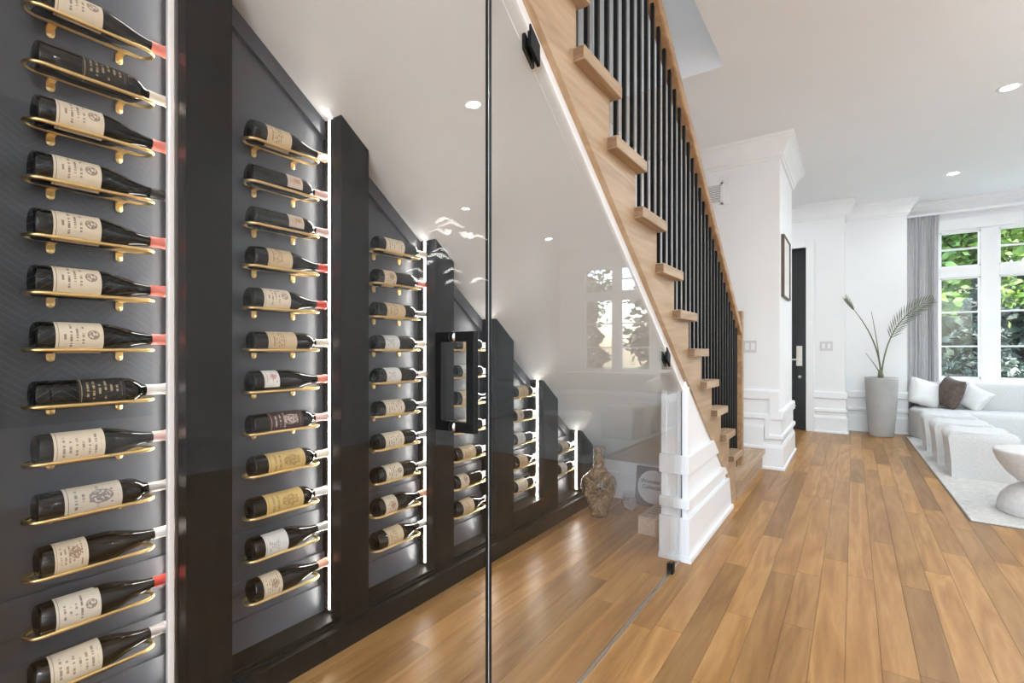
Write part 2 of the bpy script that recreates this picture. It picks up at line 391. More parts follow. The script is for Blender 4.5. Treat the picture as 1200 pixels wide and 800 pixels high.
# door casing
b = MB().box(DX0-.10, DX0, EY-.025, EY+.18, 0, DZ+.10).box(DX1, DX1+.10, EY-.025, EY+.18, 0, DZ+.10).box(DX0, DX1, EY-.025, EY+.18, DZ, DZ+.10)
struct('trim_2', b, TRIM, 'white casing around the black front door', .004)

# ------------------------------------------------------------------ front door
dr = thing('door_1', 'black panelled front door with nickel handle set', 'door', ((DX0+DX1)/2, EY+.06, 0)); dr['kind'] = 'structure'
hw = (DX1-DX0)/2-.004
b = MB().box(-hw, hw, 0, .05, .01, DZ-.006)
for (x0, x1, z0, z1) in ((-.34, -.05, .25, 1.55), (.05, .34, .25, 1.55)): b.box(x0, x1, -.012, 0, z0, z1).box(x0+.05, x1-.05, -.02, -.01, z0+.05, z1-.05)
put('door_leaf', b, DOORM, dr, .004)
GL = mat('frosted_door_glass', (.62, .70, .85), .35)
for x0 in (-.30, .18): put('glass_light', MB().box(x0, x0+.10, -.006, .0, 1.90, 2.30), GL, dr)
for k in range(5): put('glass_light', MB().box(-.12, .12, -.006, 0, 1.72+.13*k, 1.80+.13*k), GL, dr)
b = MB().box(hw-.12, hw-.045, -.022, 0, .92, 1.21); lk = put('lock_plate', b, CHROME, dr, .004)
put('lever', MB().box(hw-.225, hw-.075, -.06, -.045, 1.0, 1.025).box(hw-.095, hw-.075, -.05, -.02, 1.0, 1.025), CHROME, lk, .003)
put('deadbolt', MB().lathe([(0, -.03), (.022, -.03), (.025, -.02), (.025, 0)], 16, 'y', (hw-.075, 0, .76)), CHROME, dr)
put('door_stop', MB().tube([(hw-.17, 0, .36), (hw-.17, -.06, .36), (hw-.12, -.09, .35)], .008), CHROME, dr)

# ------------------------------------------------------------------ window
wd = thing('window_1', 'tall white casement window with transoms overlooking trees', 'window', (0, WY, 0)); wd['kind'] = 'structure'
cas = MB().box(WX0-.11, WX0, -.03, .15, WZ0-.02, WZ1+.12).box(WX1, WX1+.11, -.03, .15, WZ0-.02, WZ1+.12).box(WX0, WX1, -.03, .15, WZ1-.03, WZ1+.12)
put('casing', cas, TRIM, wd, .004)
put('sill', MB().box(WX0-.14, WX1+.14, -.07, .15, WZ0-.05, WZ0+.005), TRIM, wd, .005)
sashes = [(.985, 1.40), (1.575, 2.15), (2.32, 2.93)]
fr = MB(); xs = [WX0] + [v for s in sashes for v in s] + [WX1]
for i in range(0, len(xs), 2): fr.box(xs[i], xs[i+1], .0, .10, WZ0, WZ1)
for s0, s1 in sashes: fr.box(s0, s1, 0, .10, 2.14, 2.285).box(s0, s1, 0.01, .10, WZ0, .765).box(s0, s1, 0.01, .1, 2.765, WZ1)
put('window_frame', fr, TRIM, wd, .003)
for s0, s1 in sashes:
    for z0, z1, bars in ((.765, 2.14, (1.20, 1.667)), (2.285, 2.765, (2.53,))):
        sa = put('sash', MB().box(s0, s0+.018, .02, .08, z0, z1).box(s1-.018, s1, .02, .08, z0, z1).box(s0, s1, .02, .08, z0, z0+.018).box(s0, s1, .02, .08, z1-.018, z1), TRIM, wd)
        for zb in bars: put('glazing_bar', MB().box(s0, s1, .025, .075, zb-.011, zb+.011), TRIM, sa)
        zz = [z0]+list(bars)+[z1]
        for i in range(len(zz)-1): put('pane', MB().box(s0+.01, s1-.01, .048, .052, zz[i], zz[i+1]), WGLASS, sa)
# frame of the unseen rear opening, added to let daylight in
ro = thing('rear_light_opening', 'wide frame of the added daylight opening in the rear wall', 'window', (0, YB, 0)); ro['kind'] = 'structure'
for x0 in (-1.6, .0, 1.65, 3.24): put('post', MB().box(x0, x0+.06, -.1, -.04, 0, 2.95), TRIM, ro)
put('head_rail', MB().box(-1.6, 3.3, -.1, -.04, 2.89, 2.95), TRIM, ro)

# ------------------------------------------------------------------ staircase
st = thing('staircase', 'oak staircase with black square balusters rising above the wine display', 'staircase', (-1.25, 4.0, 0))
def sput(name, mb, m, parent=None, bevel=0):
    o = put(name, mb, m, None, bevel); o.parent = st if parent is None else parent
    if parent is None: o.matrix_parent_inverse = Matrix.Translation(-st.location)
    return o
NT = 17
yk = lambda k: Y1-(k-1)*RUN
TH = .045
for k in range(2, NT+1):
    tr = sput('tread', MB().box(XL+.005, XT, yk(k), yk(k)+.311, k*RISE-TH, k*RISE), OAKT, None, .003)
    te = sput('tread_end', MB().box(XS+.001, XT-.003, yk(k)-.0008, yk(k)+.002, k*RISE-TH+.003, k*RISE-.003), OAKEND); te.parent = tr; te.matrix_parent_inverse = Matrix.Identity(4)
    ry = yk(k)+.285
    sput('riser', MB().box(XL+.005, XS-.03, ry-.02, ry, (k-1)*RISE, k*RISE-TH), OAK)
# landing
sput('landing', MB().box(XL+.005, XT, Y1, BY0-.005, RISE-TH, RISE), OAKT, None, .003)
sput('landing_riser', MB().box(XS-.05, XS+.015, Y1, BY0-.005, 0, RISE-TH), OAKT)
# cut stringer
pts = [(Y1+.02, 0), (Y1+.02, RISE-TH)]
top = [(Y1+.02, RISE-TH)]
for k in range(2, NT+1):
    ry = yk(k)+.285
    top += [(ry, (k-1)*RISE-TH), (ry, k*RISE-TH)]
pts = [(3.84, 0), (Y1+.02, 0)] + top
ye = yk(NT); pts += [(ye, NT*RISE-TH), (ye, str_low(ye)), (3.84, str_low(3.84))]
sput('stringer', MB().prism_x(pts, XS-.04, XS), OAK)
# balusters
under = lambda y: 2.42-.727*(y-2.839)
bw = .008
y = 1.69-.0885*20
XB = -.79
while y < 4.40:
    k = max([kk for kk in range(1, NT+1) if y <= yk(kk)+.30 or kk == 1])
    zb = k*RISE
    if y > yk(NT)+.02: sput('baluster', MB().box(XB-bw, XB+bw, y-bw, y+bw, zb-.002, under(y)+.02), BLACKM)
    y += .0885
nw = sput('newel_post', MB().box(-.827, -.755, 4.41, 4.482, RISE, 1.475), OAKD, None, .004)
ya, yb = -.9, 4.43
hr = [(ya, under(ya)), (ya, under(ya)+.08), (yb, under(yb)+.08), (yb, under(yb))]
sput('handrail', MB().prism_x(hr, XB-.032, XB+.032), OAKD, None, .008)
# soffit, fascia
ysf = 3.60
sf = [(ysf, soffit(ysf)), (ysf, soffit(ysf)+.03), (-.5, soffit(-.5)+.03), (-.5, soffit(-.5))]
tag(put('stair_soffit', MB().prism_x(sf, XL, -.80), WHITE), 'white sloping underside of the staircase', kind='structure')
zf = lambda y: 2.115-.738*(y-1.111)
fa = [(2.80, zf(2.80)), (2.80, str_low(2.80)+.01), (-.4, str_low(-.4)+.01), (-.4, zf(-.4))]
tag(put('trim_3', MB().prism_x(fa, -.815, -.762), TRIM), 'white fascia strip under the oak stringer', kind='structure')

# white end wall under the bottom steps
EYW = 2.74; XW = -.752
b = MB().prism_x([(EYW, 0), (3.84, 0), (3.84, str_low(3.84)+.01), (EYW, str_low(EYW)+.01)], -.885, XW)
struct('wall_stair_side', b, WHITE, 'low white wall under the foot of the stairs')
yl = lambda z: 1.129+(2.140-z)/.722
b = MB()
for (z0, z1, pr) in ((.47, .572, .03), (.285, .338, .034), (.03, .232, .030), (0, .03, .045)):
    e0, e1 = min(yl(z0), 3.84), min(yl(z1), 3.84)
    b.prism_x([(EYW-pr, z0), (e0, z0), (e1, z1), (EYW-pr, z1)], XW-.002, XW+pr-.006)
    b.box(-.885-.006, XW-.002, EYW-pr, EYW+.01, z0, z1)
b.box(XW-.045, XW+.012, EYW-.012, EYW+.03, 0, str_low(EYW)-.03).box(-.885, -.855, EYW-.012, EYW+.02, 0, .93)
struct('baseboard_stair', b, TRIM, 'stepped white wainscot on the low wall under the stairs', .003)
# back of the closet
struct('wall_closet', MB().box(XL, -.885, ysf, ysf+.08, -.02, .6).box(-.885, XW-.02, 3.8, 3.84, -.02, .15), WHITE, 'short white wall closing the wine room under the low stairs')
b = MB().box(XL, -.885, ysf-.012, ysf, .0, .19).box(XL, -.885, ysf-.02, ysf, .17, .2)
struct('baseboard_closet', b, TRIM, 'white baseboard at the back of the wine room')
struct('wall_wine_end', MB().box(XL, GX, -.82, -.72, -.02, 3.2), WHITE, 'white near end wall of the wine room')

# ------------------------------------------------------------------ wine display wall
XP, XBK, XPL = -1.63, -1.75, -1.60
wine = thing('wine_display_wall', 'charcoal wine display wall with lit pillars under the stairs', 'wine wall', (XBK, 1.5, 0))
def wput(name, mb, m, parent=None, bevel=0):
    o = put(name, mb, m, None, bevel); o.parent = wine if parent is None else parent
    if parent is None: o.matrix_parent_inverse = Matrix.Translation(-wine.location)
    return o
PIL = [(-.62, -.50), (.10, .235), (.638, .770), (1.176, 1.307), (1.70, 1.829), (2.184, 2.351), (2.687, 2.875), (3.228, 3.414)]
y0, y1 = -.72, 3.414
wput('back_panel', MB().prism_x([(y0, 0), (y1, 0), (y1, soffit(y1)+.01), (y0, soffit(y0)+.01)], XL+.002, XBK), CHAR)
wput('plinth', MB().box(XPL-.03, XPL, y0, 3.50, 0, .088), CHARW, None, .004)
wput('plinth_top', MB().box(XBK, XPL-.034, y0, 3.50, 0, .092), CHARW, None, .003)
for i, (p0, p1) in enumerate(PIL):
    o = wput('pillar', MB().prism_x([(p0, .092), (p1, .092), (p1, soffit(p1)+.006), (p0, soffit(p0)+.006)], XBK, XP), CHARW)
    if i == 0: continue
    xl = -1.695 if i < 5 else -1.672
    z1 = soffit(p0)-.004
    ch = wput('light_channel', MB().box(xl-.0085, xl+.0085, p0-.002, p0+.001, .12, z1).box(xl-.0085, xl-.0065, p0-.009, p0-.001, .12, z1).box(xl+.0065, xl+.0085, p0-.009, p0-.001, .12, z1), ALU)
    wput('light_strip', MB().box(xl-.0065, xl+.0065, p0-.006, p0-.001, .125, z1-.003), LED, ch)
# stepped dark skirting in each bay, top trim along the slope, ledge
for i in range(len(PIL)-1):
    a, c = PIL[i][1], PIL[i+1][0]
    if c < .2: pass
    zt = soffit(c)
    b = MB()
    for (z0, z1, pr) in ((.42, .52, .012), (.30, .345, .014), (.092, .215, .012)):
        if z1 < zt-.02: b.box(XBK-.001, XBK+pr, a, c, z0, z1)
    wput('skirting', b, CHAR, None, .002)
    b = MB().prism_x([(a, soffit(a)-.07), (c, soffit(c)-.07), (c, soffit(c)+.005), (a, soffit(a)+.005)], XBK-.001, XBK+.018)
    wput('slope_trim', b, CHAR)
    wput('ledge', MB().box(XBK, XP-.012, a, c, .092, .108), CHARW, None, .002)
rb = MB().box(XBK, XP+.002, PIL[5][1], PIL[6][0], .108, .20)
wput('raised_base', rb, CHARW, None, .003)

# ------------------------------------------------------------------ bottle racks
RX = -1.69; DZR = .1432; RL, RWD, ROD = .136, .032, .0052
def ring_mesh():
    pts = []
    hl = RL-RWD
    for i in range(13): a = -PI/2+PI*i/12; pts.append((RWD*math.sin(a+0), hl+RWD*math.cos(a), 0))
    for i in range(13): a = PI/2+PI*i/12; pts.append((RWD*math.sin(a), -hl+RWD*math.cos(a), 0))
    return MB().tube(pts, ROD, 8, closed=True).mesh('ring')
rack0 = thing('bottle_rack', '', 'bottle rack', (0, 0, 0), 0, 'gold oval bottle racks on the charcoal wall')
link('ring', ring_mesh(), GOLD, rack0)
dw = RX-XBK
brm = MB().box(-dw, -RWD+.003, -.009, .009, -.006, -.001).box(-dw, -dw+.004, -.009, .009, -.022, -.001)
brm.lathe([(0, .003), (.009, .003), (.009, 0)], 10, 'x', (-dw+.001, 0, -.022)).lathe([(0, .0015), (.0035, .001), (.0035, 0)], 8, 'x', (-dw+.004, 0, -.021))
brm = brm.mesh('bracket', .0008, 1)
for s in (-1, 1): o = link('bracket', brm, GOLD, rack0); o.location = (0, s*.074, 0)

# ------------------------------------------------------------------ bottles
BOR = [(0, .012), (.02, .006), (.031, .0), (.0355, .002), (.0375, .008), (.0378, .19), (.0365, .203), (.0325, .215), (.024, .226), (.0175, .234), (.0152, .243), (.0145, .262), (.0142, .287), (.0158, .289), (.0158, .298), (.014, .300), (0, .300)]
BUR = [(0, .014), (.022, .007), (.033, .0), (.038, .002), (.0405, .009), (.0408, .135), (.0398, .15), (.037, .165), (.032, .183), (.026, .202), (.020, .222), (.0165, .24), (.0150, .258), (.0145, .285), (.0162, .287), (.0162, .296), (.014, .298), (0, .298)]
glass_me = {}
for nm, pr in (('bor', BOR), ('bur', BUR)):
    me = MB().lathe(pr, 32, 'y').mesh('bottle_glass'); me.materials.append(BOTTLE); glass_me[nm] = me
def prof_r(pr, t):
    for (r0, t0), (r1, t1) in zip(pr[3:], pr[4:]):
        if t0 <= t <= t1: return r0+(r1-r0)*(t-t0)/max(1e-6, t1-t0)
    return .015
def label_mesh(pr, t0, t1, a0, a1, m, dr=.0006, roundc=0.):
    n, na = 10, 20; vs = []; uvs = []
    for i in range(n+1):
        for j in range(na+1):
            u, v = i/n, j/na
            sh = 0
            if roundc and u > .5: sh = roundc*(1-math.sqrt(max(0, 1-((u-.5)/.5)**4)))*(.5-v)*2
            t = t0+(t1-t0)*u; a = a0+(a1-a0)*min(1, max(0, v+sh*.5)); r = prof_r(pr, t)+dr
            vs.append((r*math.cos(a), t, r*math.sin(a))); uvs.append((u, v))
    fs = [(i*(na+1)+j, (i+1)*(na+1)+j, (i+1)*(na+1)+j+1, i*(na+1)+j+1)[::-1] for i in range(n) for j in range(na)]
    me = bpy.data.meshes.new('label'); me.from_pydata(vs, [], fs); me.polygons.foreach_set('use_smooth', [True]*len(fs))
    ul = me.uv_layers.new(name='UVMap')
    for l in me.loops: ul.data[l.index].uv = uvs[l.vertex_index]
    me.materials.append(m); me.update()
    return me
CREAM, TAN, GOLDL, PALE = (.72, .61, .46), (.60, .46, .29), (.62, .43, .17), (.68, .65, .60)
LM = {'cream': label_mat('label_cream', CREAM, (.16, .09, .07), 0, 1), 'cream2': label_mat('label_cream_script', CREAM, (.22, .14, .10), 1, 2),
      'pict': label_mat('label_engraving', (.60, .52, .42), (.10, .09, .09), 3, 3), 'brown': label_mat('label_brown_print', (.66, .55, .40), (.22, .10, .05), 4, 4),
      'shield': label_mat('label_shield', (.70, .62, .50), (.14, .08, .06), 0, 5), 'tan': label_mat('label_tan', TAN, (.25, .15, .08), 2, 6),
      'gold': label_mat('label_gold', GOLDL, (.30, .19, .06), 3, 7), 'pale': label_mat('label_pale', PALE, (.25, .24, .23), 2, 8),
      'black': label_mat('label_black_gold', (.014, .012, .010), (.42, .32, .18), 1, 9), 'wine': label_mat('label_dark_red', (.05, .022, .02), (.55, .42, .36), 3, 10),
      'small': label_mat('label_small_emblem', (.62, .50, .40), (.35, .16, .04), 3, 11), 'white': label_mat('label_white_red', (.72, .68, .63), (.35, .05, .04), 4, 12)}
CAPC = {'coral': (.72, .20, .15), 'red': (.55, .05, .035), 'cream': (.72, .62, .50), 'tan': (.62, .40, .24), 'silver': (.50, .47, .44), 'pink': (.66, .42, .38), 'white': (.74, .70, .66), 'salmon': (.68, .33, .22), 'black': (.02, .02, .02)}
CM = {k: (mat('capsule_'+k, v, .35, .5 if k == 'silver' else 0)) for k, v in CAPC.items()}
_lab = {}; _cap = {}
LSPEC = {'cream': (.036, .132), 'cream2': (.030, .136), 'pict': (.052, .172), 'brown': (.028, .094), 'shield': (.032, .122), 'tan': (.045, .150), 'gold': (.045, .182), 'pale': (.036, .118),
         'black': (.085, .185), 'wine': (.052, .178), 'small': (.120, .178), 'white': (.034, .088)}
def lab_me(sh, lk):
    if (sh, lk) not in _lab:
        pr = BOR if sh == 'bor' else BUR; t0, t1 = LSPEC[lk]
        if sh == 'bur': t1 = min(t1, .133)
        arc = (math.radians(-70), math.radians(95))
        if lk == 'small': arc = (math.radians(-25), math.radians(55))
        if lk == 'white': arc = (math.radians(-25), math.radians(80))
        _lab[(sh, lk)] = label_mesh(pr, t0, t1, *arc, LM[lk], roundc=.3 if lk == 'shield' else 0)
    return _lab[(sh, lk)]
def cap_me(sh, c):
    if (sh, c) not in _cap:
        a0 = .242 if sh == 'bor' else .252; pr = BOR if sh == 'bor' else BUR
        p = [(prof_r(pr, a0)+.0006, a0)] + [(r+.0007, t) for r, t in pr if t > a0+.004 and r > 0] + [(0, pr[-1][1]+.0007)]
        me = MB().lathe(p, 24, 'y').mesh('capsule'); me.materials.append(CM[c]); _cap[(sh, c)] = me
    return _cap[(sh, c)]
LDESC = {'cream': 'cream label', 'cream2': 'cream script label', 'pict': 'engraved cream label', 'brown': 'short brown-printed label', 'shield': 'cream shield label', 'tan': 'tan label',
         'gold': 'gold label', 'pale': 'pale grey label', 'black': 'black gilt label', 'wine': 'dark red label', 'small': 'small shoulder label', 'white': 'small white label'}
ORD = ['bottom', 'second', 'third', 'fourth', 'fifth', 'sixth', 'seventh', 'eighth', 'ninth', 'tenth', 'eleventh', 'twelfth', 'thirteenth']
def place(n, bay): return ('at the bottom of ' if n == 0 else ORD[n]+' from bottom in ') + bay
U, O = 'bur', 'bor'
BAYS = [
 ('the tallest bay', .436, 6, [(U,'cream','coral'),(O,'black','cream'),(U,'cream','coral'),(U,'cream','black'),(U,'cream','coral'),(U,'cream','coral'),(U,'cream','coral'),(O,'black','white'),(U,'cream2','pink'),(O,'pict','silver'),(U,'brown','white'),(U,'shield','red'),(U,'cream2','silver')]),
 ('the second-tallest bay', .973, 5, [(U,'tan','tan'),(O,'small','pink'),(O,'small','pink'),(U,'tan','red'),(U,'cream','red'),(O,'tan','cream'),(U,'white','coral'),(O,'wine','pink'),(O,'gold','cream'),(O,'gold','white'),(U,'pale','silver'),(U,'brown','salmon')]),
 ('the third-tallest bay', 1.503, 3, [(O,'cream2','cream'),(O,'brown','coral'),(O,'tan','silver'),(O,'pale','cream'),(O,'pale','cream'),(O,'cream2','silver'),(O,'cream2','silver'),(O,'cream','silver'),(U,'brown','salmon'),(U,'tan','silver')]),
 ('the fourth-tallest bay', 2.006, 0, [(O,'tan','cream'),(O,'pale','silver'),(U,'brown','silver'),(O,'cream2','cream'),(O,'tan','cream'),(O,'brown','silver'),(U,'tan','cream')]),
 ('the second-shortest bay', 2.519, -2, [(O,'tan','cream'),(O,'brown','tan'),(O,'pale','silver'),(U,'tan','cream'),(O,'cream2','cream')]),
 ('the shortest bay', 3.051, -5, [(U,'tan','cream'),(O,'pale','silver')]),
]
used = False
for bay, yc, ntop, items in BAYS:
    for i, (sh, lk, ck) in enumerate(items):
        n = ntop-i; z = CAM_H+DZR*n; idx = n+6
        lb = 'gold oval wire rack with two wall brackets, ' + place(idx, bay)
        if not used: rk = rack0; used = True; rk.location = (RX, yc, z); rk['label'] = lb
        else: rk = dup(rack0, (RX, yc, z), lb)
        rr = .0378 if sh == 'bor' else .0408
        zc = z+math.sqrt((rr+ROD)**2-RWD**2)-.0015
        jit = rnd.uniform(-.006, .006)
        bt = thing('wine_bottle', f"dark bottle, {LDESC[lk]}, {ck} capsule, {place(idx, bay)}", 'wine bottle', (RX, yc-RL+.017+jit, zc), 0, 'wine bottles on the wall racks')
        link('bottle_glass', glass_me[sh], None, bt)
        lo = link('label', lab_me(sh, lk), None, bt)
        lo.rotation_euler = (0, rnd.uniform(-.18, .12), 0)
        link('capsule', cap_me(sh, ck), None, bt)

# ------------------------------------------------------------------ glass enclosure
gtop = lambda y: 2.128-.738*(y-1.126)+.004
gp = thing('glass_partition', 'fixed frameless glass panel with sloped top under the stringer', 'glass panel', (GX, 1.9, 0))
def gput(name, mb, m, par, bevel=0):
    o = put(name, mb, m, None, bevel); o.parent = par; o.matrix_parent_inverse = Matrix.Translation(-par.location); return o
gput('glass_pane', MB().prism_x([(1.004, .006), (EYW-.012, .006), (EYW-.012, gtop(EYW-.012)), (1.004, gtop(1.004))], GX-.005, GX+.005), GLASS, gp)
for (cy, cz, rot) in ((1.203, 2.035, 1), (2.455, 1.115, 1), (2.534, .03, 0)):
    s = .026
    if rot: q = [(cy+dy*s, cz+dz*s*1.2-.726*dy*s) for dy, dz in ((-1, -1), (1, -1), (1, 1), (-1, 1))]
    else: q = [(cy-s*.7, .001), (cy+s*.7, .001), (cy+s*.7, .055), (cy-s*.7, .055)]
    c = MB().prism_x(q, GX+.004, GX+.016).prism_x(q, GX-.016, GX-.004)
    gput('clamp', c, BLACKS, gp, .002)
gput('gasket', MB().box(GX-.003, GX+.003, EYW-.016, EYW-.011, 0, .95), BLACKS, gp)
gput('edge_seal', MB().box(GX-.006, GX+.006, .9945, 1.0045, .006, gtop(1.0)), BLACKS, gp)
gd = thing('glass_door', 'frameless glass door with black back-to-back pull handle', 'glass door', (GX, .64, 0))
gput('glass_pane', MB().prism_x([(.287, .006), (.996, .006), (.996, gtop(.996)), (.287, gtop(.287))], GX-.005, GX+.005), GLASS, gd)
EDGEM = mat('polished_glass_edge', (.55, .60, .58), .15, 0)
gput('glass_edge', MB().box(GX+.0045, GX+.0055, .993, .9945, .006, gtop(.996)), EDGEM, gd)
SEAL = mat('clear_vinyl_seal', (.50, .46, .43), .18, 0, coat=.5)
gput('door_seal', MB().box(GX-.005, GX+.005, .2785, .2865, .006, gtop(.29)), SEAL, gd, .002)
hz0, hz1, hy, hb = .958, 1.193, .868, .008
b = MB()
for s in (-1, 1):
    xo = GX+s*(.066 if s > 0 else .058)
    b.box(xo-s*.024, xo, hy-hb, hy+hb, hz0, hz1)
    for zz in (hz0, hz1-.024): b.box(GX+s*.004, xo-s*.018, hy-hb, hy+hb, zz, zz+.024)
gput('pull_handle', b, BLACKS, gd, .0015)
for s in (-1, 1):
    for zz in (hz0+.012, hz1-.012): gput('standoff_washer', MB().lathe([(0, s*.0085), (.012, s*.0085), (.013, s*.005)], 14, 'x', (GX, hy, zz)), CHROME, gd)
gn = thing('glass_side_panel', 'fixed glass panel on the hinge side of the glass door', 'glass panel', (GX, -.2, 0))
gput('glass_pane', MB().prism_x([(-.72, .006), (.278, .006), (.278, gtop(.278)), (-.3, CZ-.01), (-.72, CZ-.01)], GX-.005, GX+.005), GLASS, gn)
gput('bottom_track', MB().box(GX-.012, GX+.012, -.72, .283, 0, .012), CHROME, gn)
gput('bottom_track', MB().box(GX-.006, GX+.006, 1.004, EYW-.02, 0, .008), CHROME, gp)

# ------------------------------------------------------------------ things on the wine-room floor
vz = thing('cork_vase', 'tall shouldered glass bottle vase full of wine corks', 'vase', (-1.45, 3.13, 0))
VP_ = [(0, .004), (.055, .0), (.064, .006), (.070, .05), (.088, .11), (.112, .16), (.124, .205), (.122, .24), (.108, .272), (.075, .300), (.048, .325), (.040, .36), (.038, .43), (.042, .465), (.044, .48), (.040, .482)]
vv = MB().lathe(VP_, 32); put('vase_glass', vv, VGLASS, vz)
ck = MB(); rc = random.Random(3)
def inr(z):
    for (r0, z0), (r1, z1) in zip(VP_[1:], VP_[2:]):
        if z0 <= z <= z1: return r0+(r1-r0)*(z-z0)/max(1e-6, z1-z0)
    return .04
for k in range(330):
    z = rc.uniform(.016, .455); R = inr(z)-.016; a = rc.uniform(0, 2*PI); q = R*math.sqrt(rc.uniform(.35, 1))
    c = Vector((q*math.cos(a), q*math.sin(a), z)); d = Vector((rc.uniform(-1, 1), rc.uniform(-1, 1), rc.uniform(-.8, .8))).normalized()
    rad = Vector((math.cos(a), math.sin(a), 0)); d = (d-rad*d.dot(rad)*.9).normalized()
    L_ = min(.019, R*.7)
    ck.tube([c-d*L_, c+d*L_], .0095, 8)
cko = put('wine_corks', ck, CORK); cko.location = vz.location; tag(cko, 'brown wine corks filling the shouldered glass vase', 'corks', kind='stuff')
gb = thing('glass_bowl', 'small round glass bowl of pale corks beside the cork vase', 'bowl', (-1.31, 3.36, 0))
put('bowl_glass', MB().lathe([(0, .003), (.03, 0), (.04, .004), (.062, .035), (.066, .07), (.058, .105), (.046, .125), (.048, .13)], 28), VGLASS, gb)
ck = MB()
for k in range(46):
    z = rc.uniform(.015, .085); R = .045; a = rc.uniform(0, 2*PI); q = R*math.sqrt(rc.uniform(.1, 1))*(.75 if z < .03 else 1)
    c = Vector((q*math.cos(a), q*math.sin(a), z)); d = Vector((rc.uniform(-1, 1), rc.uniform(-1, 1), rc.uniform(-.5, .5))).normalized()
    ck.tube([c-d*.012, c+d*.012], .008, 8)
PCORK = mat('pale_cork', (.55, .48, .46), .8)
cko = put('pale_corks', ck, PCORK); cko.location = gb.location; tag(cko, 'pale corks lying in the small glass bowl', 'corks', kind='stuff')
# wine crate
cr = thing('wine_crate', 'long pale pine wine crate lying on the oak floor', 'crate', (-1.045, 3.16, 0), math.radians(-2))
hx, hy_, hz = .058, .19, .108
put('crate_body', MB().box(-hx, hx, -hy_, hy_, 0, hz-.012), CRATE, cr, .002)
put('lid', MB().box(-hx-.001, hx+.001, -hy_+.006, hy_, hz-.011, hz), CRATE, cr, .0015)
for k in range(7): put('finger_joint', MB().box(hx-.008, hx+.0012, -hy_-.0012, -hy_+.008, .004+k*.0135, .0105+k*.0135), mat('crate_end_grain', (.50, .34, .22), .7), cr)
bm_ = MB()
for k in range(4): bm_.box(-.03+.004*(k % 2), .03, -.10+k*.045, -.088+k*.045, hz-.0002, hz+.0004)
put('burnt_mark', bm_, mat('burnt_brand', (.28, .17, .10), .8), cr)
# sign leaning on the closet wall
sg = thing('round_sign', 'white round sign with dark lettering on a slate grey board', 'sign', (-1.21, ysf-.10, 0)); sg.rotation_euler = (math.radians(-11), 0, 0)
put('board', MB().box(-.125, .14, 0, .012, .004, .29), SLATE, sg, .002)
dk = put('disc', MB().lathe([(0, -.010), (.104, -.010), (.106, -.014), (.116, -.014), (.119, -.008), (.119, 0)], 48, 'y', (.012, 0, .148)), PAPER, sg)
for tx, zz, szz in (('Wonderful', .172, .044), ('Collection', .132, .040)):
    cu = bpy.data.curves.new('lettering', 'FONT'); cu.body = tx; cu.size = szz; cu.align_x = 'CENTER'; cu.extrude = .0006
    to = bpy.data.objects.new('lettering_tmp', cu); COL.objects.link(to)
    dg = bpy.context.evaluated_depsgraph_get(); me = bpy.data.meshes.new_from_object(to.evaluated_get(dg)); bpy.data.objects.remove(to)
    o = link('lettering', me, None, dk); me.materials.clear(); me.materials.append(INK); o.rotation_euler = (PI/2, 0, 0); o.location = (.012, -.0108, zz)

# ------------------------------------------------------------------ landing wall fittings
PLATE = mat('switch_plate', (.66, .65, .635), .4)
def plate(name, x, y, z, label, wd_=.12, ht=.12):
    t = thing(name, label, 'switch', (x, y, z)); put('cover_plate', MB().box(-wd_/2, wd_/2, -.010, .0, -ht/2, ht/2), PLATE, t, .002)
    for s in (-1, 1): put('rocker', MB().box(s*wd_*.22-.017, s*wd_*.22+.017, -.015, -.009, -.033, .033), TRIM, t, .0015)
plate('light_switch', -.84, BY0, 1.185, 'white double light switch on the landing wall')
plate('light_switch', -.31, EY, 1.205, 'white double light switch beside the front door', .15, .13)
vt = thing('air_vent', 'white slatted return air vent high on the landing wall', 'vent', (-1.20, BY0, 2.75))
put('frame', MB().box(-.16, .16, -.012, 0, .09, .115).box(-.16, .16, -.012, 0, -.115, -.09).box(-.16, -.13, -.012, 0, -.115, .115).box(.085, .115, -.012, 0, -.115, .115), TRIM, vt, .002)
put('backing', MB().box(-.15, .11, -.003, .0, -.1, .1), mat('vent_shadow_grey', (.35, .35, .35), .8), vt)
for k in range(11): put('louvre', MB().prism_x([(-.009, -.088+k*.0165), (-.003, -.079+k*.0165), (-.002, -.081+k*.0165), (-.008, -.090+k*.0165)], -.13, .085), TRIM, vt)
pf = thing('picture_frame', 'thin dark framed blank print on the hall side of the landing wall', 'picture', (BX, 5.72, 1.98))
f_ = MB(); a_, z_ = .29, .305
f_.box(0, .03, -a_, -a_+.014, -z_, z_).box(0, .03, a_-.014, a_, -z_, z_).box(0, .03, -a_+.014, a_-.014, z_-.014, z_).box(0, .03, -a_+.014, a_-.014, -z_, -z_+.014)
put('frame', f_, mat('walnut_frame', (.10, .07, .05), .5), pf, .002)
put('print', MB().box(.002, .018, -a_+.012, a_-.012, -z_+.012, z_-.012), mat('blank_print', (.72, .69, .65), .5), pf)

